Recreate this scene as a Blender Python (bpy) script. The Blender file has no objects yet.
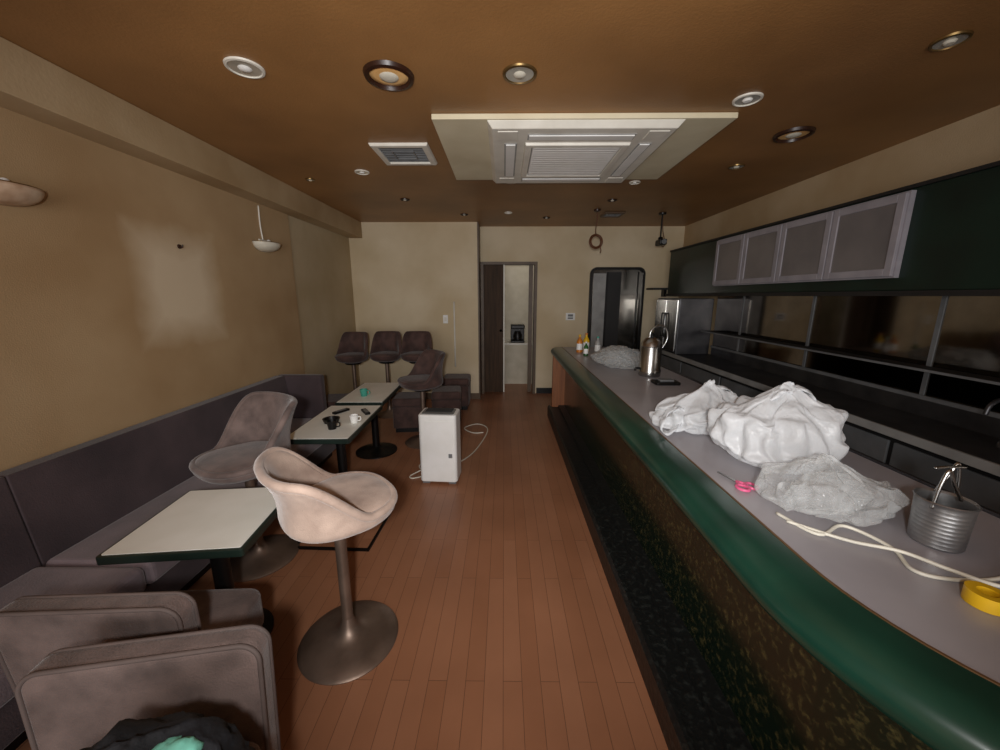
import bpy, bmesh, math, random
from mathutils import Vector, Matrix, noise
random.seed(7)
S = bpy.context.scene
S.view_settings.view_transform = 'Standard'
S.view_settings.look = 'None'
S.view_settings.exposure = 0.0
PI = math.pi

# ------------------------------------------------------------ materials
def srgb(c):
    return tuple(((x/255)/12.92 if x/255 <= .04045 else ((x/255+.055)/1.055)**2.4) for x in c) + (1,)

def M(name, c1, c2=None, rough=.6, metal=0, ns=6, lo=.35, hi=.65, bump=0, bs=60, coat=0, sheen=0, spec=.5, stretch=None, det=4, sss=0):
    m = bpy.data.materials.new(name); m.use_nodes = True
    nt = m.node_tree; b = nt.nodes['Principled BSDF']
    b.inputs['Roughness'].default_value = rough
    b.inputs['Metallic'].default_value = metal
    b.inputs['Specular IOR Level'].default_value = spec
    b.inputs['Coat Weight'].default_value = coat
    b.inputs['Coat Roughness'].default_value = .15
    b.inputs['Sheen Weight'].default_value = sheen
    b.inputs['Sheen Roughness'].default_value = .4
    tc = nt.nodes.new('ShaderNodeTexCoord'); mp = nt.nodes.new('ShaderNodeMapping')
    nt.links.new(tc.outputs['Object'], mp.inputs['Vector'])
    if stretch: mp.inputs['Scale'].default_value = stretch
    if c2 is None: c2 = tuple(min(255, x*.86) for x in c1)
    n = nt.nodes.new('ShaderNodeTexNoise'); n.inputs['Scale'].default_value = ns; n.inputs['Detail'].default_value = det
    nt.links.new(mp.outputs[0], n.inputs['Vector'])
    r = nt.nodes.new('ShaderNodeValToRGB')
    r.color_ramp.elements[0].position = lo; r.color_ramp.elements[0].color = srgb(c1)
    r.color_ramp.elements[1].position = hi; r.color_ramp.elements[1].color = srgb(c2)
    nt.links.new(n.outputs['Fac'], r.inputs['Fac']); nt.links.new(r.outputs[0], b.inputs['Base Color'])
    if bump:
        n2 = nt.nodes.new('ShaderNodeTexNoise'); n2.inputs['Scale'].default_value = bs; n2.inputs['Detail'].default_value = 3
        nt.links.new(mp.outputs[0], n2.inputs['Vector'])
        bp = nt.nodes.new('ShaderNodeBump'); bp.inputs['Strength'].default_value = bump; bp.inputs['Distance'].default_value = .01
        nt.links.new(n2.outputs['Fac'], bp.inputs['Height']); nt.links.new(bp.outputs[0], b.inputs['Normal'])
    return m

def floor_mat():
    m = M('plank_floor', (150, 88, 60), rough=.4)
    nt = m.node_tree; b = nt.nodes['Principled BSDF']
    tc = nt.nodes.new('ShaderNodeTexCoord'); mp = nt.nodes.new('ShaderNodeMapping')
    mp.inputs['Rotation'].default_value = (0, 0, PI/2)
    nt.links.new(tc.outputs['Object'], mp.inputs['Vector'])
    br = nt.nodes.new('ShaderNodeTexBrick'); br.offset = .37; br.offset_frequency = 2
    br.inputs['Scale'].default_value = 1; br.inputs['Brick Width'].default_value = .9; br.inputs['Row Height'].default_value = .076
    br.inputs['Mortar Size'].default_value = .0012; br.inputs['Mortar Smooth'].default_value = .3; br.inputs['Bias'].default_value = 0
    br.inputs['Color1'].default_value = srgb((172, 120, 89)); br.inputs['Color2'].default_value = srgb((163, 111, 80))
    br.inputs['Mortar'].default_value = srgb((108, 72, 52))
    nt.links.new(mp.outputs[0], br.inputs['Vector'])
    n = nt.nodes.new('ShaderNodeTexNoise'); n.inputs['Scale'].default_value = 1.8; n.inputs['Detail'].default_value = 6
    nt.links.new(tc.outputs['Object'], n.inputs['Vector'])
    r = nt.nodes.new('ShaderNodeValToRGB'); r.color_ramp.elements[0].position = .3; r.color_ramp.elements[0].color = (.70, .68, .66, 1)
    r.color_ramp.elements[1].position = .7; r.color_ramp.elements[1].color = (1, 1, 1, 1)
    nt.links.new(n.outputs['Fac'], r.inputs['Fac'])
    mx = nt.nodes.new('ShaderNodeMix'); mx.data_type = 'RGBA'; mx.blend_type = 'MULTIPLY'; mx.inputs['Factor'].default_value = .8
    nt.links.new(br.outputs['Color'], mx.inputs['A']); nt.links.new(r.outputs[0], mx.inputs['B'])
    nt.links.new(mx.outputs['Result'], b.inputs['Base Color'])
    return m

def wall_left_mat():
    m = M('wallpaper_stained_glare', (188, 160, 122), (168, 137, 98), rough=.75, ns=1.6, lo=.3, hi=.7, bump=.12, bs=160)
    nt = m.node_tree; b = nt.nodes['Principled BSDF']
    ramp = [n for n in nt.nodes if n.type == 'VALTORGB'][0]
    tc = [n for n in nt.nodes if n.type == 'TEX_COORD'][0]
    sx = nt.nodes.new('ShaderNodeSeparateXYZ'); nt.links.new(tc.outputs['Object'], sx.inputs[0])
    nn = nt.nodes.new('ShaderNodeTexNoise'); nn.inputs['Scale'].default_value = 6; nt.links.new(tc.outputs['Object'], nn.inputs['Vector'])
    def math_(op, a, bb):
        q = nt.nodes.new('ShaderNodeMath'); q.operation = op
        for i, v in enumerate((a, bb)):
            if isinstance(v, (int, float)): q.inputs[i].default_value = v
            else: nt.links.new(v, q.inputs[i])
        return q.outputs[0]
    # soft-edged light glare painted into the wall colour as a paler patch
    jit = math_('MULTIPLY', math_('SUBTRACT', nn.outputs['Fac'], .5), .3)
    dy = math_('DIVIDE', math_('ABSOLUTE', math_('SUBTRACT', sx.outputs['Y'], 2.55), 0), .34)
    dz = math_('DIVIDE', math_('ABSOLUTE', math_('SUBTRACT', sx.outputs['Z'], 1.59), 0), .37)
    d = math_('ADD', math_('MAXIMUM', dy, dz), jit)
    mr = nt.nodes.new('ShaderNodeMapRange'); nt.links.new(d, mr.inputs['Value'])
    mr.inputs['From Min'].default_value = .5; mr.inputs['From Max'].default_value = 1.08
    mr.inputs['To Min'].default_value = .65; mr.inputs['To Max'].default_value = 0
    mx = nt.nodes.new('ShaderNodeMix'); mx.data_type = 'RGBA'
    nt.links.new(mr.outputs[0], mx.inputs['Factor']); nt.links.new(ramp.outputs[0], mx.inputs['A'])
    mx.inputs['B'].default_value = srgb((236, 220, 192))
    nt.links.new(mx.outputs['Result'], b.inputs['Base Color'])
    return m

def plastic(name, col, lo, hi, rough=.2, transl=0.0, bump=.3):
    m = bpy.data.materials.new(name); m.use_nodes = True
    nt = m.node_tree; b = nt.nodes['Principled BSDF']
    b.inputs['Base Color'].default_value = col; b.inputs['Roughness'].default_value = rough
    tc = nt.nodes.new('ShaderNodeTexCoord')
    n2 = nt.nodes.new('ShaderNodeTexNoise'); n2.inputs['Scale'].default_value = 14; n2.inputs['Detail'].default_value = 4; n2.inputs['Distortion'].default_value = 1.6
    nt.links.new(tc.outputs['Object'], n2.inputs['Vector'])
    vo = nt.nodes.new('ShaderNodeTexVoronoi'); vo.feature = 'DISTANCE_TO_EDGE'; vo.inputs['Scale'].default_value = 26
    nt.links.new(tc.outputs['Object'], vo.inputs['Vector'])
    cr = nt.nodes.new('ShaderNodeMath'); cr.operation = 'MULTIPLY_ADD'; cr.inputs[1].default_value = -.5
    nt.links.new(vo.outputs['Distance'], cr.inputs[0]); nt.links.new(n2.outputs['Fac'], cr.inputs[2])
    bp = nt.nodes.new('ShaderNodeBump'); bp.inputs['Strength'].default_value = bump; bp.inputs['Distance'].default_value = .015
    nt.links.new(cr.outputs[0], bp.inputs['Height']); nt.links.new(bp.outputs[0], b.inputs['Normal'])
    surf = b.outputs[0]
    if transl:
        tl = nt.nodes.new('ShaderNodeBsdfTranslucent'); tl.inputs['Color'].default_value = col
        m2 = nt.nodes.new('ShaderNodeMixShader'); m2.inputs['Fac'].default_value = transl
        nt.links.new(surf, m2.inputs[1]); nt.links.new(tl.outputs[0], m2.inputs[2]); surf = m2.outputs[0]
    tr = nt.nodes.new('ShaderNodeBsdfTransparent'); mx = nt.nodes.new('ShaderNodeMixShader')
    fr = nt.nodes.new('ShaderNodeLayerWeight'); fr.inputs['Blend'].default_value = .4
    nt.links.new(bp.outputs[0], fr.inputs['Normal'])
    mr = nt.nodes.new('ShaderNodeMapRange'); mr.inputs['To Min'].default_value = lo; mr.inputs['To Max'].default_value = hi
    nt.links.new(fr.outputs['Facing'], mr.inputs['Value']); nt.links.new(mr.outputs[0], mx.inputs['Fac'])
    nt.links.new(tr.outputs[0], mx.inputs[1]); nt.links.new(surf, mx.inputs[2])
    nt.links.new(mx.outputs[0], nt.nodes['Material Output'].inputs['Surface'])
    return m

m_floor = floor_mat()
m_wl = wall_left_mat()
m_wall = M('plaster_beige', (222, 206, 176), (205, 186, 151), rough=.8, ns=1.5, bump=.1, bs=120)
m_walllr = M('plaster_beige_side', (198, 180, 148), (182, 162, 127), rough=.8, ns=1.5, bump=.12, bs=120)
m_wall2 = M('plaster_tan', (200, 177, 142), (182, 155, 117), rough=.8, ns=1.5, bump=.15, bs=120)
m_soff = M('soffit_tan', (188, 164, 128), (170, 143, 105), rough=.75, ns=2, bump=.1)
m_ceil = M('ceiling_brown', (168, 122, 73), (134, 95, 55), rough=.45, ns=1.2, lo=.3, hi=.7, bump=.12, bs=90)
m_dgreen = M('dark_green_laminate', (16, 42, 34), (11, 29, 24), rough=.4, ns=3)
m_green = M('green_lacquer', (24, 66, 52), (17, 52, 41), rough=.3, ns=5, coat=.3)
m_marble = M('green_marble_panel', (12, 28, 19), (96, 90, 54), rough=.22, ns=52, lo=.52, hi=.84, det=10, coat=.4)
m_granite = M('black_granite', (18, 20, 20), (54, 58, 55), rough=.45, ns=40, lo=.52, hi=.85, bump=.3, bs=40)
m_top = M('grey_laminate', (172, 168, 172), (156, 152, 157), rough=.32, ns=3)
m_wood = M('orange_wood', (150, 92, 48), (120, 68, 34), rough=.5, ns=4, stretch=(8, 8, .6))
m_inlay = M('inlay_brown', (120, 88, 56), (96, 70, 44), rough=.5)
m_brownwood = M('dark_brown_door', (76, 56, 40), (58, 43, 30), rough=.6, ns=4, stretch=(8, 8, .6), spec=.2)
m_trim = M('brown_trim', (98, 78, 58), (82, 64, 46), rough=.5)
m_velvet = M('mauve_velvet', (122, 104, 98), (82, 69, 65), rough=.85, ns=9, lo=.35, hi=.7, bump=.3, bs=180, sheen=.35)
m_velvet_l = M('pale_velvet', (204, 180, 164), (154, 131, 118), rough=.85, ns=7, lo=.35, hi=.7, bump=.25, bs=180, sheen=.4)
m_velvet_d = M('dark_velvet', (90, 66, 60), (62, 45, 41), rough=.85, ns=9, bump=.3, bs=180, sheen=.2)
m_bench = M('bench_velvet', (84, 70, 73), (58, 48, 52), rough=.85, ns=3, lo=.3, hi=.7, bump=.2, bs=150, sheen=.25)
m_benchseat = M('bench_seat_velvet', (142, 126, 130), (104, 92, 96), rough=.85, ns=4, lo=.3, hi=.7, bump=.2, bs=150, sheen=.4)
m_pipe = M('velvet_piping', (104, 90, 85), rough=.8)
m_metal = M('bronzed_steel', (150, 130, 116), (116, 99, 87), rough=.45, metal=.7, ns=5)
m_steel = M('steel', (190, 190, 188), (160, 160, 158), rough=.25, metal=1, ns=5)
m_tin = M('galvanised_tin', (176, 176, 176), (140, 140, 142), rough=.38, metal=.9, ns=12)
m_dsteel = M('dull_steel', (96, 96, 98), (74, 74, 78), rough=.4, metal=.8, ns=5)
m_blackmetal = M('black_metal', (22, 20, 20), rough=.4, metal=.4)
m_tabletop = M('cream_tabletop', (250, 251, 244), (240, 241, 232), rough=.4, ns=4)
m_tableedge = M('dark_green_edge', (30, 44, 38), (20, 32, 27), rough=.35)
m_white = M('white_plastic', (246, 246, 244), (238, 238, 234), rough=.4)
m_offwhite = M('offwhite_plastic', (236, 233, 222), (222, 218, 206), rough=.45)
m_board = M('pale_board', (226, 217, 188), (212, 201, 170), rough=.6, ns=3)
m_grey = M('grey_plastic', (120, 122, 124), rough=.4)
m_lgrey = M('light_grey_plastic', (168, 168, 166), rough=.4)
m_slot = M('dark_slot', (36, 35, 35), rough=.6)
m_cabframe = M('cabinet_frame', (168, 163, 170), (150, 146, 153), rough=.45)
m_cabpane = M('frosted_pane', (132, 126, 125), (108, 104, 105), rough=.3, ns=2)
m_mirror = M('black_glass', (128, 122, 116), (112, 107, 102), rough=.07, metal=1)
m_mirror2 = M('smoked_mirror', (110, 106, 100), rough=.12, metal=1)
m_bag = plastic('white_poly_bag', (.93, .95, .97, 1), .66, 1.0, .28, transl=.3, bump=.45)
m_clear = plastic('clear_plastic', (.78, .80, .80, 1), .12, .75, .12, bump=.45)
m_brass = M('brass', (150, 122, 76), rough=.35, metal=.8)
m_amber = M('amber_lens', (250, 206, 140), (236, 184, 116), rough=.35)
m_ringdark = M('dark_ring', (52, 28, 18), rough=.35)
m_lampin = M('lamp_reflector', (235, 232, 220), rough=.2, metal=.5)
m_shade = M('lamp_shade', (236, 230, 212), rough=.4)
m_shade2 = M('lamp_shade_amber', (226, 204, 178), (150, 108, 76), rough=.4)
m_cable = M('cream_cable', (238, 234, 218), rough=.4)
m_bcable = M('brown_cable', (104, 62, 34), rough=.5)
m_black = M('black_cloth', (14, 14, 17), (24, 24, 29), rough=.85, ns=10, bump=.4, bs=60)
m_teal = M('teal', (70, 170, 150), rough=.5)
m_tealp = M('pale_teal', (140, 226, 204), rough=.5)
m_pink = M('pink_plastic', (236, 104, 148), rough=.35)
m_yellow = M('yellow_plastic', (238, 190, 30), rough=.4)
m_orange = M('orange_label', (216, 130, 40), rough=.4)
m_gbottle = M('green_glass', (50, 100, 50), rough=.15)
m_bwhite = M('bright_plaster', (216, 208, 190), (202, 194, 174), rough=.8)

# ------------------------------------------------------------ mesh helpers
def grp(name, loc=(0, 0, 0), rz=0, rx=0, ry=0):
    e = bpy.data.objects.new(name, None); e.empty_display_size = .1
    S.collection.objects.link(e); e.location = loc; e.rotation_euler = (rx, ry, rz)
    return e

def add(name, verts, faces, mat, parent=None, smooth=False, bevel=0, bseg=2, subsurf=0):
    me = bpy.data.meshes.new(name); me.from_pydata([tuple(v) for v in verts], [], faces)
    bm = bmesh.new(); bm.from_mesh(me); bmesh.ops.recalc_face_normals(bm, faces=bm.faces); bm.to_mesh(me); bm.free()
    me.materials.append(mat)
    o = bpy.data.objects.new(name, me); S.collection.objects.link(o)
    if parent: o.parent = parent
    if smooth:
        for p in me.polygons: p.use_smooth = True
    if bevel:
        b = o.modifiers.new('bevel', 'BEVEL'); b.width = bevel; b.segments = bseg; b.limit_method = 'ANGLE'
    return o

def box(name, x0, x1, y0, y1, z0, z1, mat, parent=None, bevel=0, bseg=2):
    v = [(x0, y0, z0), (x1, y0, z0), (x1, y1, z0), (x0, y1, z0), (x0, y0, z1), (x1, y0, z1), (x1, y1, z1), (x0, y1, z1)]
    f = [(0, 3, 2, 1), (4, 5, 6, 7), (0, 1, 5, 4), (1, 2, 6, 5), (2, 3, 7, 6), (3, 0, 4, 7)]
    return add(name, v, f, mat, parent, smooth=False, bevel=bevel, bseg=bseg)

def lathe(name, prof, mat, parent=None, seg=40, loc=(0, 0, 0), axis='z'):
    vs = []; fs = []
    for r, z in prof:
        for i in range(seg):
            a = 2*PI*i/seg
            p = (r*math.cos(a), r*math.sin(a), z)
            if axis == 'y': p = (p[0], p[2], p[1])
            if axis == 'x': p = (p[2], p[0], p[1])
            vs.append((p[0]+loc[0], p[1]+loc[1], p[2]+loc[2]))
    n = len(prof)
    for j in range(n-1):
        for i in range(seg):
            a = j*seg+i; b = j*seg+(i+1) % seg
            fs.append((a, b, b+seg, a+seg))
    if prof[0][0] > 1e-5: fs.append(tuple(range(seg))[::-1])
    if prof[-1][0] > 1e-5: fs.append(tuple((n-1)*seg+i for i in range(seg)))
    o = add(name, vs, fs, mat, parent, smooth=True)
    bm = bmesh.new(); bm.from_mesh(o.data); bmesh.ops.remove_doubles(bm, verts=bm.verts, dist=1e-5)
    bm.to_mesh(o.data); bm.free()
    md = o.modifiers.new('es', 'EDGE_SPLIT'); md.split_angle = math.radians(40)
    return o

def catmull(pts, n=8, closed=False):
    P = [Vector(p) for p in pts]; out = []
    N = len(P); rng = N if closed else N-1
    for i in range(rng):
        if closed: a, b, c, d = P[(i-1) % N], P[i], P[(i+1) % N], P[(i+2) % N]
        else: a, b, c, d = P[max(i-1, 0)], P[i], P[i+1], P[min(i+2, N-1)]
        for k in range(n):
            t = k/n
            out.append(.5*((2*b)+(c-a)*t+(2*a-5*b+4*c-d)*t*t+(3*b-a-3*c+d)*t**3))
    if not closed: out.append(P[-1])
    return out

def tube(name, pts, r, mat, parent=None, seg=10, closed=False, sm=8, flat=1.0):
    P = catmull(pts, sm, closed) if sm > 0 else [Vector(p) for p in pts]
    N = len(P); vs = []; fs = []
    t0 = (P[1]-P[0]).normalized(); up = Vector((0, 0, 1))
    if abs(t0.dot(up)) > .9: up = Vector((1, 0, 0))
    nrm = (up-t0*up.dot(t0)).normalized()
    for i in range(N):
        if closed: t = (P[(i+1) % N]-P[i-1])
        else: t = P[min(i+1, N-1)]-P[max(i-1, 0)]
        t.normalize()
        nrm = (nrm-t*nrm.dot(t)).normalized(); bi = t.cross(nrm)
        for k in range(seg):
            a = 2*PI*k/seg
            vs.append(P[i]+nrm*math.cos(a)*r+bi*math.sin(a)*r*flat)
    R = N if closed else N-1
    for i in range(R):
        j = (i+1) % N
        for k in range(seg):
            fs.append((i*seg+k, i*seg+(k+1) % seg, j*seg+(k+1) % seg, j*seg+k))
    if not closed:
        fs.append(tuple(range(seg))[::-1]); fs.append(tuple((N-1)*seg+k for k in range(seg)))
    return add(name, vs, fs, mat, parent, smooth=True)

def rrect(w, h, r, n=6, bottom_r=None):
    br = r if bottom_r is None else bottom_r
    pts = []
    for cx, cy, a0, rr in ((w/2-br, br, -90, br), (w/2-r, h-r, 0, r), (-w/2+r, h-r, 90, r), (-w/2+br, br, 180, br)):
        for k in range(n+1):
            a = math.radians(a0+90*k/n); pts.append((cx+rr*math.cos(a), cy+rr*math.sin(a)))
    return pts

def prism(name, outline, d0, d1, mat, parent=None, plane='xz', bevel=0, lean=0, smooth=False, bseg=3):
    vs = []; n = len(outline)
    for d in (d0, d1):
        for a, b in outline:
            if plane == 'xz': vs.append((a, d+lean*b, b))
            elif plane == 'xy': vs.append((a, b, d))
            else: vs.append((d, a, b))
    fs = [tuple(range(n)), tuple(range(2*n-1, n-1, -1))]
    for i in range(n): fs.append((i, (i+1) % n, n+(i+1) % n, n+i))
    return add(name, vs, fs, mat, parent, bevel=bevel, smooth=smooth, bseg=bseg)

def blob(name, size, seed, mat, parent=None, loc=(0, 0, 0), sub=6, a1=.22, a2=.14, a3=.06, peaks=(), flat=.55):
    bm = bmesh.new(); bmesh.ops.create_icosphere(bm, subdivisions=sub, radius=1)
    off = Vector((seed*3.1, seed*1.7, seed*5.3)); zmin = -flat*size[2]
    for v in bm.verts:
        n = v.co.normalized()
        w = n + .35*Vector(noise.noise_vector(n*1.9+off))
        vd = noise.voronoi(w*1.9+off)[0]; f1 = max(0, 1-(vd[1]-vd[0])*2.2)**1.6
        vd2 = noise.voronoi(w*4.3+off*1.3)[0]; f2 = max(0, 1-(vd2[1]-vd2[0])*2.4)**1.4
        r = 1+a1*noise.noise(n*1.5+off)+a2*(f1-.3)+a3*(f2-.3)
        for d, amp, k in peaks:
            c = max(0, n.dot(Vector(d).normalized())); r += amp*c**k
        p = Vector((n.x*r*size[0], n.y*r*size[1], n.z*r*size[2]))
        if p.z < zmin: p.z = zmin+(p.z-zmin)*.03
        v.co = p
    mz = min(v.co.z for v in bm.verts)
    for v in bm.verts: v.co.z -= mz; v.co += Vector(loc)
    me = bpy.data.meshes.new(name); bm.to_mesh(me); bm.free(); me.materials.append(mat)
    for p in me.polygons: p.use_smooth = True
    o = bpy.data.objects.new(name, me); S.collection.objects.link(o)
    if parent: o.parent = parent
    return o

# ---- cloth-simulated thin plastic bags (simulated first, result stored as plain mesh)
SIM = {}
def sim_bags(specs, frames=42):
    tmp = []; cloths = {}
    for i, (key, sp) in enumerate(specs.items()):
        ox = Vector((i*2.0, 30, 0)); sx, sy = sp['size']; tp = Vector(sp['top'])
        bm = bmesh.new(); bmesh.ops.create_icosphere(bm, subdivisions=5, radius=1)
        pins = []
        for v in bm.verts:
            n = v.co.normalized(); z = n.z; zz = .5*(z+1)
            rad = math.sqrt(max(1e-9, n.x**2+n.y**2)); az = math.atan2(n.y, n.x)
            k = 1.0
            if z > .45: k = 1-.93*((z-.45)/.55)**1.1
            pl = 1+.10*zz*math.sin(az*9+sp['seed'])+.05*math.sin(az*17+z*5)
            off = Vector(noise.noise_vector(n*3.0+Vector((sp['seed'], 0, 0))))*.018
            p = Vector((n.x*sx*k*pl, n.y*sy*k*pl, .012+zz**.85*tp.z))
            p.x += tp.x*zz**2; p.y += tp.y*zz**2
            v.co = p+off*(1 if z > -.8 else .3)
            v.co.z = max(.008, v.co.z)
            if z > .975: pins.append(v.index)
        me = bpy.data.meshes.new('sim'); bm.to_mesh(me); bm.free()
        o = bpy.data.objects.new('sim_'+key, me); S.collection.objects.link(o); o.location = ox
        vg = o.vertex_groups.new(name='pin'); vg.add(pins, 1.0, 'REPLACE')
        c = o.modifiers.new('cloth', 'CLOTH'); cs = c.settings
        cs.quality = 7; cs.mass = .08; cs.air_damping = 2.5
        cs.tension_stiffness = 15; cs.compression_stiffness = 15; cs.shear_stiffness = 5; cs.bending_stiffness = .012
        cs.tension_damping = 5; cs.compression_damping = 5; cs.shear_damping = 3; cs.bending_damping = .2
        cs.shrink_min = -sp['slack']
        cs.vertex_group_mass = 'pin'; cs.pin_stiffness = 1
        cc = c.collision_settings; cc.use_collision = True; cc.distance_min = .004; cc.collision_quality = 3; cc.friction = 20
        cc.use_self_collision = True; cc.self_distance_min = .0022; cc.self_friction = 5
        cloths[key] = (o, ox); tmp.append(o)
        for (lx, ly, lz, lr, sq) in sp['lumps']:
            b2 = bmesh.new(); bmesh.ops.create_icosphere(b2, subdivisions=3, radius=lr)
            for v in b2.verts: v.co.z *= sq
            m2 = bpy.data.meshes.new('lump'); b2.to_mesh(m2); b2.free()
            l = bpy.data.objects.new('lump', m2); S.collection.objects.link(l); l.location = ox+Vector((lx, ly, lz))
            l.modifiers.new('col', 'COLLISION'); l.collision.thickness_outer = .004; l.collision.cloth_friction = 10; tmp.append(l)
    fl = bpy.data.meshes.new('pl'); fl.from_pydata([(-2, 28, 0), (12, 28, 0), (12, 32, 0), (-2, 32, 0)], [], [(0, 1, 2, 3)])
    f = bpy.data.objects.new('pl', fl); S.collection.objects.link(f); f.modifiers.new('col', 'COLLISION'); f.collision.thickness_outer = .002
    f.collision.cloth_friction = 20; tmp.append(f)
    for fr in range(1, frames+1): S.frame_set(fr)
    dg = bpy.context.evaluated_depsgraph_get()
    for key, (o, ox) in cloths.items():
        ev = o.evaluated_get(dg); me = bpy.data.meshes.new_from_object(ev)
        SIM[key] = me
    for o in tmp: bpy.data.objects.remove(o, do_unlink=True)
    S.frame_set(1)

specs = {
 'left': dict(size=(.17, .13), top=(.05, 0, .22), slack=.30, seed=1, lumps=[(-.06, 0, .06, .06, .9), (.06, .01, .08, .065, 1.1), (.0, -.04, .05, .055, .8)]),
 'big': dict(size=(.19, .155), top=(.05, 0, .31), slack=.30, seed=4, lumps=[(-.09, 0, .10, .075, 1.1), (.09, .02, .13, .08, 1.2), (-.01, -.06, .07, .08, .9), (.01, .04, .18, .07, 1.0), (.10, -.05, .06, .06, 1.0)]),
 'clear': dict(size=(.165, .105), top=(-.04, 0, .18), slack=.32, seed=8, lumps=[(-.07, 0, .05, .055, .9), (.06, .0, .055, .055, .9)]),
}
try:
    sim_bags(specs)
except Exception as e:
    print('SIM FAIL', e)

def film(name, key, mat, parent, size_fallback, rz=0, sc=1.0):
    if key in SIM:
        me = SIM[key]; me.materials.clear(); me.materials.append(mat); me.name = name
        mz = min(v.co.z for v in me.vertices)
        R = Matrix.Rotation(rz, 3, 'Z')
        for v in me.vertices:
            v.co = R @ ((v.co-Vector((0, 0, mz)))*sc)
        for p in me.polygons: p.use_smooth = True
        o = bpy.data.objects.new(name, me); S.collection.objects.link(o); o.parent = parent
        s = o.modifiers.new('sub', 'SUBSURF'); s.levels = 1; s.render_levels = 1
        return o
    return blob(name, size_fallback, 5, mat, parent)

def ribbon(name, pts, w, mat, parent, seed=0):
    P = catmull(pts, 8); vs = []; fs = []; N = len(P)
    for i, p in enumerate(P):
        t = (P[min(i+1, N-1)]-P[max(i-1, 0)]).normalized()
        s = t.cross(Vector((.2, 1, .1))).cross(t).normalized(); nn = t.cross(s)
        for k in range(7):
            u = k/6-.5
            vs.append(p+s*u*w*(1+.25*math.sin(i*.7+seed))+nn*.006*math.sin(k*2.1+i*.35+seed))
    for i in range(N-1):
        for k in range(6):
            a = i*7+k; fs.append((a, a+1, a+8, a+7))
    o = add(name, vs, fs, mat, parent, smooth=True)
    md = o.modifiers.new('s', 'SOLIDIFY'); md.thickness = .0015
    return o

# ------------------------------------------------------------ ROOM
H = 2.53
box('floor', -2.4, 2.8, -3, 7.6, -.1, 0, m_floor)
box('ceiling', -2.4, 2.8, -3, 7.6, H, H+.1, m_ceil)
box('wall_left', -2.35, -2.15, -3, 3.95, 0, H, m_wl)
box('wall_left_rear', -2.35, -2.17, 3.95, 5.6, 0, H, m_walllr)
box('wall_right', 2.65, 2.8, -3, 5.85, 0, H, m_wall2)
box('wall_front', -2.4, 2.8, -3.15, -3, 0, H, m_wall2)
box('wall_back_left', -2.35, -.36, 5.5, 5.95, 0, H, m_wall)
box('wall_back_lintel', -.36, .50, 5.85, 5.97, 2.03, H, m_wall)
box('wall_back_right', .50, 2.8, 5.85, 5.97, 0, H, m_wall)
box('trim_soffit_left', -2.16, -1.98, -3, 5.5, 2.32, H-.001, m_soff, bevel=.004)
box('baseboard_back_left', -2.15, -.36, 5.485, 5.5, 0, .09, m_trim)
box('baseboard_back_right', .52, 2.6, 5.835, 5.85, 0, .09, m_blackmetal)
box('wall_rear_room_back', -.9, 1.3, 7.0, 7.1, 0, H, m_bwhite)
box('wall_rear_room_left', -.9, -.8, 5.97, 7.0, 0, H, m_bwhite)
box('wall_rear_room_right', 1.2, 1.3, 5.97, 7.0, 0, H, m_bwhite)
box('trim_corner_back', -.375, -.355, 5.49, 5.84, 0, H-.002, m_trim)

g = grp('door_1')
box('jamb_left', -.35, -.31, 5.82, 5.99, 0, 2.03, m_trim, g)
box('jamb_right', .46, .50, 5.82, 5.99, 0, 2.03, m_trim, g)
box('head', -.31, .46, 5.82, 5.99, 1.99, 2.03, m_trim, g)
box('leaf', -.31, -.01, 5.88, 5.92, .01, 1.99, m_brownwood, g, bevel=.003)
box('edge_strip', -.01, .01, 5.87, 5.93, .01, 1.99, m_offwhite, g)
box('slide_rail', .38, .44, 5.90, 5.94, .01, 1.99, m_trim, g)
lathe('knob', [(0, 0), (.02, 0), (.022, .03), (0, .035)], m_brass, g, seg=16, loc=(-.05, 5.88, 1.0), axis='y')
g = grp('door_2', (1.70, 5.85, 0))
ow, oh = .82, 1.95
out = rrect(ow, oh, .10, 8, .02); inn = rrect(ow-.07, oh-.07, .07, 8, .02); inn = [(a, b+.035) for a, b in inn]
n = len(out); vs = []
for d in (-.05, 0):
    vs += [(a, d, b) for a, b in out]; vs += [(a, d, b) for a, b in inn]
fs = []
for i in range(n):
    j = (i+1) % n
    fs += [(i, j, n+j, n+i), (2*n+i, 3*n+i, 3*n+j, 2*n+j), (i, 2*n+i, 2*n+j, j), (n+i, n+j, 3*n+j, 3*n+i)]
add('frame', vs, fs, m_blackmetal, g)
prism('glass', inn, -.02, -.002, m_mirror2, g)
box('pale_panel', -.355, -.17, -.035, -.021, .06, 1.86, m_lgrey, g)
box('stile', -.17, -.14, -.045, -.021, .05, 1.88, m_blackmetal, g)
box('dark_panel', -.14, .06, -.03, -.021, .05, 1.88, m_slot, g)
box('stile_right', .30, .32, -.04, -.021, .05, 1.88, m_blackmetal, g)
g = grp('wall_control_panel', (1.02, 5.85, 1.22))
box('plate', -.07, .07, -.02, 0, -.055, .055, m_white, g, bevel=.004)
box('screen', -.04, .04, -.024, -.018, 0, .035, m_grey, g)
box('buttons', -.04, .04, -.024, -.018, -.035, -.012, m_grey, g)
g = grp('light_switch', (-.85, 5.5, 1.2))
box('plate', -.035, .035, -.012, 0, -.06, .06, m_white, g, bevel=.003)
box('rocker', -.018, .018, -.018, -.01, -.03, .03, m_offwhite, g)
tube('wall_conduit', [(-.72, 5.485, 1.45), (-.72, 5.485, 1.0), (-.72, 5.485, .5)], .012, m_offwhite, sm=2)
g = grp('wall_hook', (-2.15, 2.58, 1.85))
lathe('rose', [(0, 0), (.015, 0), (.013, .008), (0, .01)], m_ringdark, g, axis='x', seg=16)
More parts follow.
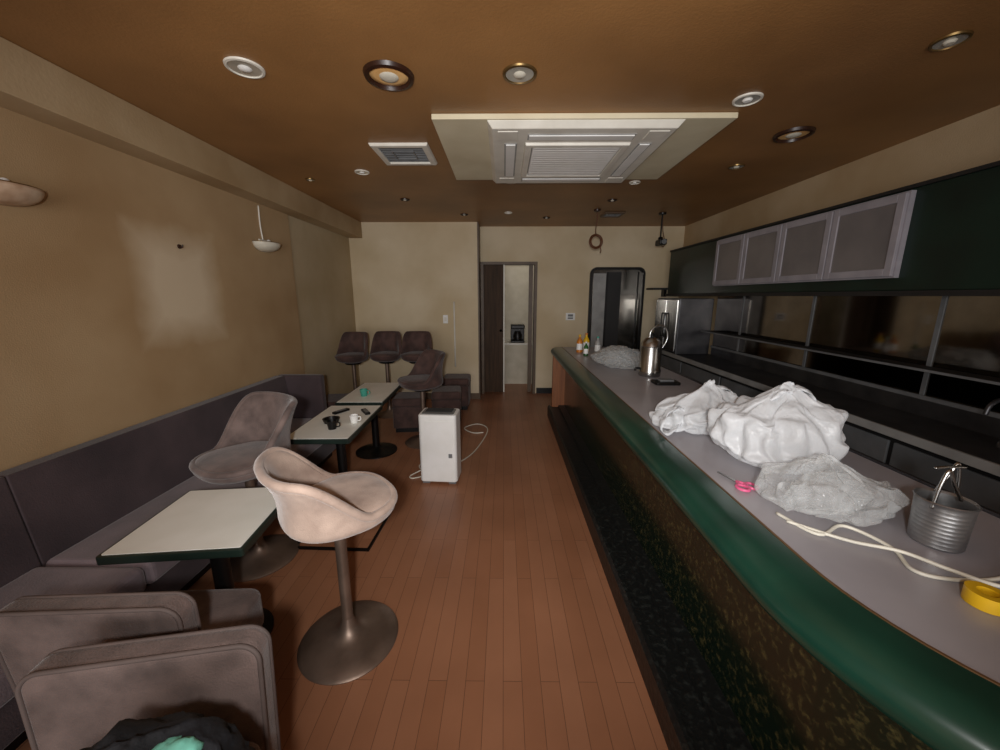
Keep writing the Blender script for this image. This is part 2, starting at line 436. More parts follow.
tube('peg', [(.005, 0, 0), (.02, 0, -.005), (.025, 0, .012)], .004, m_ringdark, g)
g = grp('rear_room_counter', (.35, 6.7, 0))
box('body', -.35, .5, -.2, .28, 0, .70, m_bwhite, g)
box('worktop', -.38, .5, -.24, .29, .70, .73, m_offwhite, g, bevel=.004)
g = grp('coffee_maker', (.24, 6.62, .73))
box('base', -.12, .12, -.11, .11, 0, .04, m_blackmetal, g, bevel=.01)
box('tower', -.12, .12, .03, .11, .04, .30, m_blackmetal, g, bevel=.01)
box('head', -.12, .12, -.1, .11, .24, .31, m_blackmetal, g, bevel=.015)
lathe('jug', [(0, 0), (.07, 0), (.08, .07), (.05, .15), (0, .15)], m_blackmetal, g, loc=(0, -.03, .045), seg=24)

# ------------------------------------------------------------ CEILING FITTINGS
g = grp('ceiling_air_conditioner', (.46, 2.92, H))
box('mount_board', -.87, .84, -.57, .56, -.03, -.001, m_board, g, bevel=.004)
def ring(name, o, i, z0, z1, mat, par, cham=.0):
    vs = []
    for z, oo, ii in ((z0, o-cham, i), (z1, o, i)):
        vs += [(-oo, -oo, z), (oo, -oo, z), (oo, oo, z), (-oo, oo, z), (-ii, -ii, z), (ii, -ii, z), (ii, ii, z), (-ii, ii, z)]
    fs = []
    for k in range(4):
        j = (k+1) % 4
        fs += [(k, j, 4+j, 4+k), (8+k, 12+k, 12+j, 8+j), (k, 8+k, 8+j, j), (4+k, 4+j, 12+j, 12+k)]
    return add(name, vs, fs, mat, par, bevel=.004)
ring('housing', .56, .33, -.065, -.03, m_offwhite, g, .03)
ring('grille_frame', .335, .285, -.08, -.04, m_offwhite, g, .01)
box('filter_panel', -.28, .28, -.28, .28, -.077, -.05, m_white, g, bevel=.003)
for k in range(14):
    y = -.26+.52*k/13
    box('slat_%d' % k, -.272, .272, y-.017, y+.017, -.078, -.076, m_white, g)
for k, (a, b, c, d) in enumerate(((-.32, .32, -.46, -.38), (-.32, .32, .38, .46), (-.46, -.38, -.32, .32), (.38, .46, -.32, .32))):
    box('louvre_slot_%d' % k, a, b, c, d, -.068, -.063, m_lgrey, g)
    if b-a > d-c: box('louvre_%d' % k, a+.008, b-.008, c+.010, d-.010, -.074, -.068, m_white, g)
    else: box('louvre_%d' % k, a+.010, b-.010, c+.008, d-.008, -.074, -.068, m_white, g)
for k, (a, b) in enumerate(((-1, -1), (1, -1), (1, 1), (-1, 1))):
    box('corner_cap_%d' % k, a*.44-.06, a*.44+.06, b*.44-.06, b*.44+.06, -.069, -.062, m_offwhite, g, bevel=.01)

def vent(loc, s, name='ceiling_vent'):
    g = grp(name, (loc[0], loc[1], H))
    ring('frame', s/2, s/2*.76, -.02, -.001, m_offwhite if s > .3 else m_trim, g, .01)
    box('back', -s/2*.76, s/2*.76, -s/2*.76, s/2*.76, -.006, -.001, m_slot, g)
    ring('inner_frame', s*.2, s*.17, -.016, -.006, m_grey, g, .002)
    for k in range(9):
        y = -s*.33+s*.66*k/8
        box('slat_%d' % k, -s*.38, s*.38, y-.004, y+.003, -.012, -.006, m_grey, g)
vent((-.71, 2.95), .40); vent((1.35, 5.0), .26)

def downlight(x, y, d, kind):
    g = grp('recessed_downlight', (x, y, H)); r = d/2
    if kind == 'amber':
        lathe('ring', [(r*.78, -.004), (r*.82, -.02), (r*.95, -.016), (r, -.001), (r*.78, -.001)], m_ringdark, g)
        lathe('lens', [(0, -.010), (r*.5, -.010), (r*.74, -.006), (r*.78, -.001)], m_amber, g)
        lathe('bulb', [(0, -.022), (r*.2, -.020), (r*.35, -.014), (r*.38, -.010)], m_shade, g)
    else:
        mr_ = m_brass if kind == 'brass' else m_offwhite
        if kind == 'dark': mr_ = m_ringdark
        lathe('ring', [(r*.8, -.004), (r*.85, -.010), (r*.97, -.008), (r, -.001), (r*.8, -.001)], mr_, g)
        lathe('reflector', [(0, -.002), (r*.45, -.003), (r*.8, -.006)], m_lampin if kind != 'dark' else m_slot, g)
        lathe('bulb', [(0, -.016), (r*.25, -.014), (r*.38, -.004)], m_white if kind == 'white' else m_shade, g)
for a in ((-1.16, 1.91, .16, 'white'), (-.534, 1.976, .23, 'amber'), (.07, 1.97, .16, 'brass'), (1.26, 2.21, .14, 'white'), (1.82, 2.64, .22, 'amber'),
          (1.78, 1.76, .12, 'brass'), (-1.17, 3.35, .12, 'white'), (1.83, 3.25, .12, 'brass'), (.06, 3.62, .12, 'white'), (1.17, 3.66, .10, 'white'),
          (-1.05, 4.25, .10, 'dark'), (.05, 4.9, .10, 'white'), (-1.7, 3.55, .08, 'brass'), (.55, 5.2, .1, 'dark'), (1.15, 4.3, .1, 'dark'), (-.5, 5.0, .1, 'dark')):
    downlight(*a)

def cable_coil(x, y, zc, seed, mt, rr0):
    g = grp('hanging_cable_coil', (x, y, H)); random.seed(seed); d = zc-H
    tube('rose_wire', [(0, 0, 0), (.005, 0, d*.3), (-.005, .01, d*.6), (0, 0, d+rr0)], .006, mt, g)
    lathe('ceiling_rose', [(.04, 0), (.038, -.02), (0, -.03)], m_ringdark, g, seg=20)
    for k in range(4):
        rr = rr0+random.uniform(-.01, .012)
        tube('loop_%d' % k, [(rr*math.cos(a*PI/4), .012*k-.02+.01*math.sin(a), d+rr*math.sin(a*PI/4)*1.05) for a in range(8)], .007, mt, g, closed=True)
    tube('tail', [(.05, 0, d-.04), (.07, .01, d-.10), (.06, 0, d-.13)], .006, mt, g)
cable_coil(1.10, 4.75, 2.17, 1, m_bcable, .07)
# small black ceiling-hung camera near the far right corner
g = grp('security_camera', (1.95, 4.95, H))
lathe('ceiling_plate', [(.045, 0), (.042, -.02), (0, -.025)], m_blackmetal, g, seg=20)
tube('stem', [(0, 0, -.02), (0, 0, -.15), (0, 0, -.30)], .009, m_blackmetal, g)
lathe('ball_joint', [(0, -.325), (.022, -.318), (.03, -.30), (.022, -.282), (0, -.275)], m_blackmetal, g, seg=20)
box('body', -.045, .045, -.11, .05, -.385, -.315, m_blackmetal, g, bevel=.014)
lathe('lens', [(.028, 0), (.03, -.02), (.018, -.022), (0, -.014)], m_grey, g, seg=20, loc=(0, -.108, -.35), axis='y')
tube('lead', [(.02, .05, -.35), (.07, .07, -.39), (.08, .06, -.33), (.03, .02, -.2), (.01, .01, -.03)], .005, m_bcable, g)

def sconce(y, z, mat, cable, s=1.0):
    g = grp('wall_sconce', (-2.15, y, z)); g.scale = (s, s, s)
    vs = []; fs = []; A = 20; B = 10
    for i in range(A+1):
        th = -PI/2+PI*i/A
        for j in range(B+1):
            ph = (PI/2)*j/B
            rr = .125*math.sin(ph)**.8 if j else 0
            vs.append((.004+rr*math.cos(th)*1.05, rr*math.sin(th)*1.1, -.07*math.cos(ph)))
    for i in range(A):
        for j in range(B):
            a = i*(B+1)+j; fs.append((a, a+1, a+B+2, a+B+1))
    o = add('bowl', vs, fs, mat, g, smooth=True)
    s = o.modifiers.new('s', 'SOLIDIFY'); s.thickness = .006; s.offset = 1
    tube('rim', [(.004+.131*math.cos(-PI/2+PI*i/12), .1375*math.sin(-PI/2+PI*i/12), 0) for i in range(13)], .005, m_brass, g, sm=2)
    box('backplate', 0, .012, -.05, .05, -.07, .03, m_offwhite, g, bevel=.003)
    lathe('bulb', [(0, 0), (.02, .01), (.025, .03), (.012, .055), (0, .06)], m_white, g, loc=(.06, 0, -.03), seg=16)
    if cable: tube('cable', [(.01, 0, .03), (.008, -.01, .15), (.006, 0, .31)], .006, m_offwhite, g)
sconce(3.48, 1.99, m_shade, True); sconce(1.68, 1.985, m_shade2, False, 1.0)

# ------------------------------------------------------------ BENCH
g = grp('banquette_bench', (0, 0, 0))
box('plinth', -2.14, -1.68, -.6, 3.42, 0, .12, m_blackmetal, g)
box('seat_base', -2.14, -1.58, -.6, 3.42, .12, .27, m_bench, g, bevel=.01)
for k in range(2):
    y0 = -.6+k*2.01
    box('seat_cushion_%d' % k, -2.03, -1.55, y0+.003, y0+2.007, .27, .39, m_benchseat, g, bevel=.03, bseg=4)
    vs = [(-2.14, y0+.002, .27), (-2.0, y0+.002, .27), (-2.06, y0+.002, .80), (-2.14, y0+.002, .80)]
    vs += [(a, y0+2.008, c) for a, b, c in vs]
    add('back_cushion_%d' % k, vs, [(0, 1, 2, 3), (7, 6, 5, 4), (0, 4, 5, 1), (1, 5, 6, 2), (2, 6, 7, 3), (3, 7, 4, 0)], m_bench, g, bevel=.006, bseg=3)
box('end_panel', -2.14, -1.72, 3.425, 3.50, 0, .80, m_bench, g, bevel=.02, bseg=4)

# ------------------------------------------------------------ TABLES
def table(x, y, w, d, z, rz, name='cafe_table', rb=.2):
    g = grp(name, (x, y, 0), rz)
    prism('edge', [(a, b-d/2) for a, b in rrect(w, d, .012, 4)], z-.035, z-.002, m_tableedge, g, 'xy', bevel=.004)
    prism('laminate_top', [(a, b-d/2+.012) for a, b in rrect(w-.024, d-.024, .008, 4)], z-.004, z, m_tabletop, g, 'xy')
    lathe('column', [(.034, .02), (.034, z-.05)], m_blackmetal, g, seg=24)
    box('bracket_x', -w*.32, w*.32, -.02, .02, z-.05, z-.035, m_blackmetal, g)
    box('bracket_y', -.02, .02, -d*.32, d*.32, z-.05, z-.035, m_blackmetal, g)
    lathe('base', [(rb, 0), (rb, .012), (rb*.75, .024), (.06, .035), (.036, .06)], m_blackmetal, g)
    return g
table(-1.235, 1.42, .50, .48, .62, math.radians(6), rb=.16)
table(-1.24, 2.67, .44, .78, .62, math.radians(2))
table(-1.28, 3.53, .42, .78, .62, math.radians(2))

# ------------------------------------------------------------ STOOLS
def smooth(a, b, x):
    t = max(0, min(1, (x-a)/(b-a))); return t*t*(3-2*t)

def stool(x, y, facing, matv, lift=0, name='bucket_bar_stool', sc=1.0, back=.22, lean=.05, rb=None):
    """facing: angle (deg) the sitter looks; backrest is on the opposite side"""
    g = grp(name, (x, y, 0), math.radians(facing))
    zb = .585+lift
    NT = 80
    def dd(th): return abs(((th+PI) % (2*PI))-PI)     # 0 = front, pi = back
    def pt(th, s, inner):
        d = dd(th)
        kb = smooth(math.radians(70), math.radians(134), d)
        hr = .085+back*kb
        c, sn = math.cos(th), math.sin(th)
        e = 2.5
        q = (abs(c)**e+abs(sn)**e)**(-1/e)
        rseat = .24*q*(1-.08*kb)
        if s < .5:
            u = s/.5
            r = .06+(rseat-.06)*math.sin(u*PI/2)**.9
            z = .07*(1-math.cos(u*PI/2))**1.1
        else:
            u = (s-.5)/.5
            r = rseat+(.008+lean*kb)*u - .02*kb*math.sin(u*PI)
            z = .07+(hr-.07)*u
        if inner:
            r -= .036*(1 if s > .5 else s/.5)
            z = max(z, .072)+.004
        return (r*c*sc, r*sn*(1+.06*kb*max(0, (s-.5)*2))*sc, zb+z)
    rows = [(s/18, False) for s in range(19)]+[(1-s/18, True) for s in range(0, 10)]
    vs = []; fs = []
    for s, inn_ in rows:
        for i in range(NT): vs.append(pt(2*PI*i/NT, s, inn_))
    R = len(rows)
    for j in range(R-1):
        for i in range(NT):
            a = j*NT+i; b = j*NT+(i+1) % NT; fs.append((a, b, b+NT, a+NT))
    fs.append(tuple(range(NT)))
    add('bucket_shell', vs, fs, matv, g, smooth=True)
    vs = []; fs = []; K = 10
    for j in range(K+1):
        u = j/K
        for i in range(NT):
            th = 2*PI*i/NT; c, sn = math.cos(th), math.sin(th); q = (abs(c)**2.5+abs(sn)**2.5)**(-1/2.5)
            front = 1-smooth(math.radians(60), math.radians(110), dd(th))
            rr = (.198+.036*front)*q*math.sin(u*PI/2)**.9
            zz = .070+.052*max(0, math.cos(u*PI/2))**.5
            vs.append((rr*c*sc, rr*sn*sc, zb+zz))
    for j in range(K):
        for i in range(NT):
            a = j*NT+i; b = j*NT+(i+1) % NT; fs.append((a, b, b+NT, a+NT))
    add('seat_pad', vs, fs, matv, g, smooth=True)
    pp = []
    for i in range(NT):
        a = Vector(pt(2*PI*i/NT, 1, False)); b = Vector(pt(2*PI*i/NT, 1, True)); q = (a+b)/2; q.z = a.z; pp.append(q)
    tube('padded_rim', pp, .0185*sc, matv, g, closed=True, sm=0, seg=12)
    lathe('swivel_plate', [(.09, zb-.02), (.10, zb-.012), (.085, zb+.012), (.02, zb+.012)], m_blackmetal, g)
    lathe('pole', [(.0235, .02), (.0235, zb-.018)], m_metal, g, seg=24)
    if rb is None: rb = sc
    lathe('base', [(.212*rb, 0), (.214*rb, .006), (.205*rb, .014), (.15*rb, .026), (.09, .038), (.05, .058), (.033, .085), (.027, .11), (.024, .12)], m_metal, g, seg=64)
    return g
stool(-.70, 1.42, 42, m_velvet_l, back=.205, sc=.95, lift=.02, rb=1.0)
stool(-1.455, 1.96, 238, m_velvet, lift=-.025, back=.29, sc=.97)
stool(-1.89, 4.62, 262, m_velvet_d, lift=.13, sc=.80, back=.27, lean=-.01)
stool(-1.50, 4.72, 268, m_velvet_d, lift=.13, sc=.80, back=.27, lean=-.01)
stool(-1.11, 4.72, 272, m_velvet_d, lift=.13, sc=.80, back=.27, lean=-.01)
stool(-.85, 3.78, 215, m_velvet_d, lift=.01, sc=.95, back=.27, lean=.02)

# ------------------------------------------------------------ LOUNGE CHAIRS
def lounge(x, y, rz, mat, name='lounge_chair', w=.50, d=.52, hb=.76, th=.065, ls=-.04):
    g = grp(name, (x, y, 0), rz)
    for sx in (-1, 1):
        for yy in (.04, d-.05): lathe('foot', [(.02, 0), (.025, .05)], m_blackmetal, g, loc=(sx*(w/2-.05), yy, 0), seg=16)
    prism('base', rrect(w-.02, d-.02, .03, 4), .05, .27, mat, g, 'xy', bevel=.012)
    prism('seat_cushion', [(a, b+.06) for a, b in rrect(w, d-.06, .05, 5)], .27, .43, mat, g, 'xy', bevel=.03, bseg=5)
    o = rrect(w, hb-.25, .05, 8, .02); o = [(a*(1-.05*(1-b/(hb-.25))), b+.25) for a, b in o]
    prism('backrest', o, 0, th, mat, g, 'xz', bevel=.02, lean=ls, bseg=5)
    for yy in (.004, th-.004):
        pts = [(a*.988, yy+ls*(.25+(b-.25)*.99), .25+(b-.25)*.99) for a, b in o]
        tube('piping', pts, .006, m_pipe, g, closed=True, sm=0, seg=8)
    return g
lounge(-1.17, .89, math.radians(3), m_velvet, hb=.68, d=.35, w=.52)
lounge(-.875, .765, math.radians(190), m_velvet, hb=.68, w=.52)
def pouf(x, y, rz=0, w=.42, h=.42):
    g = grp('velvet_ottoman', (x, y, 0), rz)
    box('plinth', -w/2+.02, w/2-.02, -w/2+.02, w/2-.02, 0, .05, m_blackmetal, g)
    box('body', -w/2, w/2, -w/2, w/2, .05, h-.1, m_velvet_d, g, bevel=.015)
    box('cushion', -w/2-.005, w/2+.005, -w/2-.005, w/2+.005, h-.1, h, m_velvet_d, g, bevel=.03, bseg=5)
    tube('piping', [(-w/2, -w/2, h-.1), (w/2, -w/2, h-.1), (w/2, w/2, h-.1), (-w/2, w/2, h-.1)], .007, m_velvet_d, g, closed=True, sm=0)
pouf(-.66, 5.10, 0, .36, .44); pouf(-1.10, 4.22, .1, .34, .40); pouf(-1.87, 4.10, .1, .40, .40)
pouf(-.70, 4.45, .1, .34, .42)

# ------------------------------------------------------------ BAR COUNTER
Cx, Cy = 1.25, .80; YF = 4.70; XT = 2.10
def sweep(name, prof, mat, parent, smooth=False, yf=YF):
    ys = [yf, 3.5, 2.5, 1.6, 1.1]
    vs = []; sec = []
    for y in ys: sec.append(('s', y))
    for k in range(0, 19): sec.append(('a', PI/2*k/18))
    sec.append(('t', XT))
    for kind, v in sec:
        for o, z in prof:
            R = Cx-o
            if kind == 's': vs.append((o, v, z))
            elif kind == 'a': vs.append((Cx-R*math.cos(v), Cy-R*math.sin(v), z))
            else: vs.append((v, Cy-R, z))
    n = len(prof); fs = []
    for j in range(len(sec)-1):
        for i in range(n):
            k = (i+1) % n; fs.append((j*n+i, j*n+k, (j+1)*n+k, (j+1)*n+i))
    fs.append(tuple(range(n))); fs.append(tuple((len(sec)-1)*n+i for i in range(n))[::-1])
    o = add(name, vs, fs, mat, parent, smooth=smooth)
    if smooth:
        md = o.modifiers.new('es', 'EDGE_SPLIT'); md.split_angle = math.radians(45)
    return o
g = grp('bar_counter')
bp = [(.725, .902)]
for k in range(0, 13):
    a = math.radians(90+180*k/12); bp.append((.668+.076*math.cos(a), .846+.056*math.sin(a)))
bp.append((.725, .79))
sweep('bullnose_edge', bp, m_green, g, smooth=True)
sweep('inlay_strip', [(.726, .79), (.726, .9035), (.732, .9035), (.732, .79)], m_inlay, g)
sweep('front_panel', [(.78, .15), (.78, .789), (.82, .789), (.82, .15)], m_marble, g)
sweep('foot_step', [(.57, 0), (.57, .12), (.585, .14), (.60, .14), (.605, .125), (.70, .125), (.705, .15), (.82, .15), (.82, 0)], m_granite, g)
poly = [(1.43, YF), (.732, YF)]
R = Cx-.732
for k in range(0, 19):
    a = PI/2*k/18; poly.append((Cx-R*math.cos(a), Cy-R*math.sin(a)))
poly += [(XT, Cy-R), (XT, .72), (1.50, .72), (1.43, .79)]
prism('laminate_top', poly, .86, .902, m_top, g, 'xy')
box('back_edge_strip', 1.43, 1.445, .80, YF, .85, .912, m_dsteel, g, bevel=.003)
box('under_shelf', .82, 1.38, .85, YF-.02, .45, .47, m_slot, g)
box('service_side_panel', 1.36, 1.38, .85, YF-.02, .02, .86, m_slot, g)
box('far_end_panel', .80, 1.38, YF-.02, YF, 0, .86, m_wood, g)
box('end_wing', .62, .80, YF-.03, YF+.01, .125, .789, m_wood, g, bevel=.004)

# ------------------------------------------------------------ BACK BAR
g = grp('back_bar_worktop')
box('cabinet', 2.22, 2.64, .3, 5.5, 0, .76, m_slot, g)
box('worktop', 2.15, 2.645, .3, 5.5, .76, .80, m_dsteel, g, bevel=.004)
box('front_lip', 2.145, 2.16, .3, 5.5, .765, .812, m_lgrey, g)
box('upstand', 2.60, 2.645, .3, 4.7, .80, .90, m_dsteel, g)
for k in range(6): box('drawer_front_%d' % k, 2.205, 2.22, .33+k*.86, .33+k*.86+.83, .12, .72, m_grey, g, bevel=.004)
g = grp('stainless_refrigerator', (2.39, 5.1, .801))
box('body', -.20, .22, -.33, .36, 0, .70, m_dsteel, g, bevel=.006)
box('door_left', -.225, -.202, -.32, .01, .03, .68, m_steel, g, bevel=.005)
box('door_right', -.225, -.202, .02, .35, .03, .68, m_steel, g, bevel=.005)
tube('handle_left', [(-.226, -.03, .2), (-.25, -.03, .22), (-.25, -.03, .48), (-.226, -.03, .5)], .008, m_blackmetal, g)
tube('handle_right', [(-.226, .06, .2), (-.25, .06, .22), (-.25, .06, .48), (-.226, .06, .5)], .008, m_blackmetal, g)
g = grp('mirror_back_panel')
box('glass', 2.62, 2.648, -.5, 4.72, .90, 1.53, m_mirror, g)
for k in range(6):
    y = -.55+.95*k
    box('divider_%d' % k, 2.612, 2.621, y-.012, y+.012, .90, 1.53, m_grey, g)
box('glass_shelf', 2.46, 2.611, -.5, 4.72, 1.10, 1.108, m_slot, g)
box('shelf_edge', 2.452, 2.46, -.5, 4.72, 1.097, 1.111, m_grey, g)
box('rear_tile_strip', 2.60, 2.612, -.5, 4.72, .90, .925, m_grey, g)
g = grp('upper_bulkhead')
box('face', 2.33, 2.645, -.8, 5.5, 1.56, 2.13, m_dgreen, g, bevel=.004)
box('lower_lip', 2.30, 2.645, -.8, 5.5, 1.53, 1.56, m_slot, g)
box('top_trim', 2.315, 2.645, -.8, 5.5, 2.13, 2.15, m_slot, g)
g = grp('wall_cabinet', (0, 0, 0))
cy0, cy1, cz0, cz1 = 2.31, 4.26, 1.635, 2.115
box('carcass', 2.30, 2.329, cy0, cy1, cz0, cz1, m_cabframe, g)
for k in range(4):
    a = cy0+k*(cy1-cy0)/4+.006; b = cy0+(k+1)*(cy1-cy0)/4-.006; c0 = cz0+.01; c1 = cz1-.01; t = .045
    box('door_stile_a_%d' % k, 2.28, 2.30, a, a+t, c0, c1, m_cabframe, g, bevel=.003)
    box('door_stile_b_%d' % k, 2.28, 2.30, b-t, b, c0, c1, m_cabframe, g, bevel=.003)
    box('door_rail_top_%d' % k, 2.28, 2.30, a+t, b-t, c1-t, c1, m_cabframe, g, bevel=.003)
    box('door_rail_bottom_%d' % k, 2.28, 2.30, a+t, b-t, c0, c0+t, m_cabframe, g, bevel=.003)
    box('pane_%d' % k, 2.288, 2.298, a+t, b-t, c0+t, c1-t, m_cabpane, g)
g = grp('corner_shelf', (2.4, 5.69, 1.62))
box('board', -.25, .25, -.12, .15, 0, .025, m_slot, g)
box('bracket', -.02, .02, .05, .15, -.10, 0, m_blackmetal, g)
def faucet(x, y, z, rz, name='gooseneck_faucet', s=1):
    g = grp(name, (x, y, z), rz)
    lathe('base', [(.028*s, 0), (.026*s, .02*s), (.014*s, .04*s)], m_dsteel, g, seg=20)
    tube('spout', [(0, 0, 0), (0, 0, .16*s), (.02*s, 0, .22*s), (.07*s, 0, .245*s), (.12*s, 0, .22*s), (.135*s, 0, .17*s)], .010*s, m_dsteel, g)
    tube('lever', [(0, .0, .05*s), (0, .03*s, .06*s), (0, .07*s, .075*s)], .006*s, m_dsteel, g)
faucet(2.45, 1.75, .801, PI)

# ------------------------------------------------------------ OBJECTS ON BAR
ZT = .903
g = grp('white_plastic_bag', (.94, 1.76, ZT))
film('sack', 'left', m_bag, g, (.17, .13, .12))
ribbon('handle_0', [(-.08, -.05, .10), (-.14, -.09, .125), (-.20, -.12, .10), (-.225, -.13, .04), (-.19, -.13, .015), (-.14, -.11, .04), (-.08, -.08, .07)], .03, m_bag, g)
ribbon('handle_1', [(.04, 0, .19), (.09, -.02, .205), (.14, -.02, .18), (.16, -.01, .13), (.13, .0, .09)], .03, m_bag, g, 2)
g = grp('white_plastic_bag', (1.02, 1.37, ZT)); g.scale = (.90, .92, .97)
film('sack', 'big', m_bag, g, (.19, .155, .155))
ribbon('knot_ear_0', [(.05, 0, .27), (.08, -.01, .305), (.13, -.01, .28), (.15, 0, .23)], .045, m_bag, g, 1)
ribbon('knot_ear_1', [(.05, 0, .27), (.02, -.02, .30), (-.03, -.02, .275), (-.07, -.02, .22)], .045, m_bag, g, 3)
g = grp('clear_plastic_bag', (.975, 1.04, ZT))
film('film', 'clear', m_clear, g, (.15, .095, .10), sc=.88)
blob('inner_film', (.10, .055, .06), 14, m_clear, g, a1=.3, a2=.2, a3=.12, loc=(-.01, 0, .006), sub=5)
g = grp('clear_plastic_wrap', (1.08, 3.50, ZT))
blob('film', (.21, .24, .10), 21, m_clear, g, a1=.3, a2=.2, a3=.12)
blob('inner_film', (.15, .16, .07), 23, m_clear, g, a1=.3, a2=.24, a3=.14, sub=4, loc=(0, 0, .004))

g = grp('tin_pail', (1.125, .88, ZT)); g.scale = (.84, .84, .88)
prof = [(0, .001), (.058, .001), (.061, .006)]
for k in range(9):
    z = .012+k*.0125
    for q, dr in ((0, 0), (.004, .0015), (.008, .0015)): prof.append((.060+dr+k*.0004, z+q))
prof += [(.065, .128), (.067, .134), (.069, .137), (.066, .140), (.060, .134), (.056, .01), (0, .01)]
lathe('body', prof, m_tin, g, seg=48)
tube('handle_0', [(-.060, -.02, .12), (-.052, -.02, .19), (-.036, -.02, .235), (-.015, -.02, .20), (.02, -.02, .145)], .005, m_steel, g)
tube('handle_1', [(.0, .03, .145), (.03, .03, .205), (.048, .03, .235), (.060, .03, .19), (.066, .03, .13)], .005, m_steel, g)
tube('bail', [(-.045, .01, .230), (0, .01, .234), (.048, .01, .232)], .004, m_steel, g)
z = ZT+.005
tube('white_extension_cord', [(.80, 1.0, z), (.84, .90, z), (.93, .93, z+.006), (.98, .85, z), (.95, .77, z), (1.0, .74, z), (1.10, .74, z), (1.20, .77, z), (1.33, .83, z)], .0045, m_cable)
tube('white_extension_cord', [(.80, .96, z), (.89, .87, z+.004), (.97, .82, z+.011), (1.02, .755, z+.011), (1.10, .715, z), (1.25, .70, z)], .0045, m_cable)
g = grp('yellow_tape_roll', (1.0, .675, ZT))
lathe('roll', [(.016, 0), (.032, 0), (.032, .03), (.016, .03), (.016, 0)], m_yellow, g, seg=32)
g = grp('pink_scissors', (.80, 1.18, ZT), 1.9)
tube('finger_loop_0', [(.02*math.cos(a)-.03, .016*math.sin(a)+.019, .006) for a in [k*PI/4 for k in range(8)]], .005, m_pink, g, closed=True)
tube('finger_loop_1', [(.02*math.cos(a)-.03, .016*math.sin(a)-.019, .006) for a in [k*PI/4 for k in range(8)]], .005, m_pink, g, closed=True)
tube('shank_0', [(-.012, .012, .006), (.01, 0, .006)], .005, m_pink, g)
tube('shank_1', [(-.012, -.012, .006), (.01, 0, .006)], .005, m_pink, g)
prism('blades', [(.0, -.007), (.0, .007), (.085, .003), (.085, -.003)], .004, .008, m_steel, g, 'xy')
g = grp('stainless_beverage_urn', (1.17, 2.97, ZT))
lathe('body', [(0, 0), (.08, 0), (.085, .01), (.085, .05), (.08, .06), (.08, .235), (.085, .24), (.076, .27), (.05, .30), (.02, .31), (0, .312)], m_steel, g)
lathe('lid_knob', [(.01, .31), (.014, .325), (.02, .34), (0, .35)], m_blackmetal, g, seg=20)
tube('carry_handle', [(-.02, 0, .30), (-.01, 0, .36), (.04, 0, .40), (.10, 0, .38), (.12, 0, .30), (.085, 0, .22)], .007, m_steel, g)
tube('tap', [(-.08, 0, .06), (-.11, 0, .06), (-.115, 0, .04)], .009, m_blackmetal, g)
g = grp('black_tray', (1.18, 2.68, ZT))
prism('dish', [(a, b-.06) for a, b in rrect(.18, .12, .02, 4)], 0, .02, m_blackmetal, g, 'xy', bevel=.004)
box('lid', -.05, .05, -.03, .03, .02, .035, m_grey, g, bevel=.004)
def bottle(x, y, h, mat, capm, name):
    g = grp(name, (x, y, ZT)); r = h*.17
    lathe('body', [(0, 0), (r, 0), (r, h*.6), (r*.7, h*.72), (r*.35, h*.8), (r*.35, h*.93)], mat, g, seg=28)
    lathe('label', [(r*1.02, h*.15), (r*1.02, h*.5)], m_white, g, seg=28)
    lathe('cap', [(r*.42, h*.9), (r*.42, h), (0, h)], capm, g, seg=20)
bottle(.86, 4.25, .20, m_orange, m_yellow, 'sauce_bottle')
bottle(.95, 4.32, .21, m_yellow, m_orange, 'sauce_bottle')
bottle(.88, 4.00, .15, m_gbottle, m_white, 'drink_bottle')
bottle(1.04, 4.15, .19, m_lgrey, m_teal, 'detergent_bottle')

# ------------------------------------------------------------ SMALL OBJECTS ON TABLES
def cup(x, y, z, r, h, mat, name):
    g = grp(name, (x, y, z))
    lathe('body', [(0, 0), (r*.75, 0), (r, h), (r*.9, h), (r*.68, .006), (0, .006)], mat, g, seg=28)
    tube('handle', [(r*.9, 0, h*.8), (r*1.5, 0, h*.75), (r*1.5, 0, h*.35), (r*.82, 0, h*.25)], r*.12, mat, g)
cup(-1.20, 2.48, .62, .035, .06, m_blackmetal, 'coffee_mug')
cup(-1.10, 2.62, .62, .032, .055, m_white, 'coffee_mug')
g = grp('ashtray', (-1.27, 2.62, .62))
lathe('dish', [(0, 0), (.05, 0), (.06, .03), (.05, .03), (.042, .01), (0, .01)], m_blackmetal, g)
for rx_, ry_, rr_ in ((-1.10, 2.85, .6), (-1.30, 2.86, -.5)):
    g = grp('remote_control', (rx_, ry_, .62), rr_)
    box('body', -.02, .02, -.07, .07, 0, .018, m_blackmetal, g, bevel=.005)
    box('keypad', -.013, .013, -.05, .04, .018, .02, m_grey, g)
cup(-1.30, 3.36, .62, .035, .065, m_teal, 'teal_cup')

g = grp('dehumidifier', (-.53, 2.95, 0), math.radians(-4))
prism('body', [(a, b-.10) for a, b in rrect(.31, .21, .03, 6)], .02, .60, m_white, g, 'xy', bevel=.012, bseg=4)
prism('top_panel', [(a, b-.08) for a, b in rrect(.26, .15, .02, 5)], .598, .606, m_grey, g, 'xy')
for k in range(6): box('louvre_%d' % k, -.11, .11, -.03+.017*k, -.022+.017*k, .606, .611, m_slot, g)
box('front_inset', -.13, .13, -.103, -.0995, .06, .55, m_white, g, bevel=.001)
box('label', .09, .12, -.1055, -.1025, .24, .275, m_grey, g)
for sx in (-1, 1): box('foot_%d' % sx, sx*.11-.03, sx*.11+.03, -.08, .08, 0, .021, m_grey, g)
tube('power_cord', [(-.155, .09, .10), (-.19, .12, .03), (-.28, .02, .006), (-.24, -.02, .006), (-.16, .06, .006), (-.26, .22, .006), (-.20, .38, .006)], .005, m_cable, g)
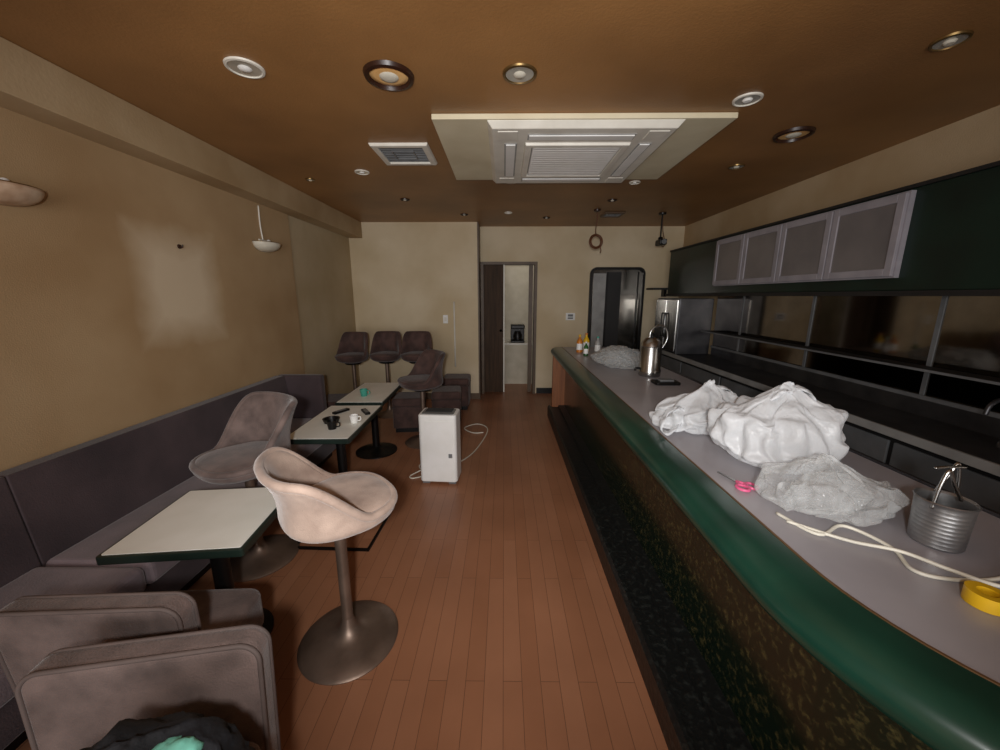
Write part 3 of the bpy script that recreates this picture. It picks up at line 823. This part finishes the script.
tube('power_cord_rear', [(.1, .11, .08), (.2, .6, .006), (.26, 1.2, .006), (.12, 1.4, .006), (-.02, 1.25, .006), (.1, 1.1, .006), (.22, 1.12, .006)], .006, m_cable, g)

g = grp('metal_floor_frame', (-1.055, 2.22, 0), math.radians(-2))
box('bar_front', -.24, .24, -.20, -.185, .001, .014, m_blackmetal, g); box('bar_back', -.24, .24, .185, .20, .001, .014, m_blackmetal, g)
box('bar_left', -.24, -.225, -.185, .185, .001, .014, m_blackmetal, g); box('bar_right', .225, .24, -.185, .185, .001, .014, m_blackmetal, g)

g = grp('black_tote_bag', (-.70, .49, .432), .3)
blob('bag', (.20, .14, .185), 31, m_black, g, a1=.2, a2=.10, a3=.03)
tube('strap', [(-.12, -.02, .24), (-.10, -.05, .28), (0, -.05, .30), (.1, -.04, .28), (.12, -.02, .22)], .012, m_black, g, flat=.4)
blob('teal_pouch', (.045, .05, .035), 33, m_tealp, g, loc=(.09, .0, .235), sub=4, a2=.1, a3=.05)

# ------------------------------------------------------------ LIGHTS
def area(name, loc, target, sx, sy, power, col):
    l = bpy.data.lights.new(name, 'AREA'); l.shape = 'RECTANGLE'; l.size = sx; l.size_y = sy; l.energy = power; l.color = col
    o = bpy.data.objects.new(name, l); S.collection.objects.link(o); o.location = loc
    o.rotation_euler = (Vector(target)-Vector(loc)).to_track_quat('-Z', 'Y').to_euler(); return o
area('fill_behind_camera', (-.3, -2.6, 1.35), (-.1, 4, 1.65), 2.4, 1.5, 74, (1, .99, .99))  # added soft fill, unseen behind the camera; no opening in the front wall
sl = bpy.data.lights.new('phone_torch', 'SPOT'); sl.energy = 165; sl.shadow_soft_size = .05; sl.color = (1, .99, .98)
sl.spot_size = math.radians(122); sl.spot_blend = 1.0
so = bpy.data.objects.new('phone_torch', sl); S.collection.objects.link(so); so.location = (-.05, -.25, 1.62)
so.rotation_euler = (Vector((-.12, 3, 1.40))-Vector(so.location)).to_track_quat('-Z', 'Y').to_euler()
area('rear_room_lamp', (.3, 6.4, 2.45), (.3, 6.5, 0), .4, .4, 2.5, (1, .95, .88))
W = bpy.data.worlds.new('world'); S.world = W; W.use_nodes = True
W.node_tree.nodes['Background'].inputs[0].default_value = (.05, .05, .06, 1)

# ------------------------------------------------------------ CAMERA
cam = bpy.data.cameras.new('camera'); cam.lens = 13.5; cam.sensor_width = 36; cam.clip_start = .02
co = bpy.data.objects.new('camera', cam); S.collection.objects.link(co)
co.location = (0, 0, 1.53); co.rotation_euler = (math.radians(90-11.9), 0, .0105)
S.camera = co
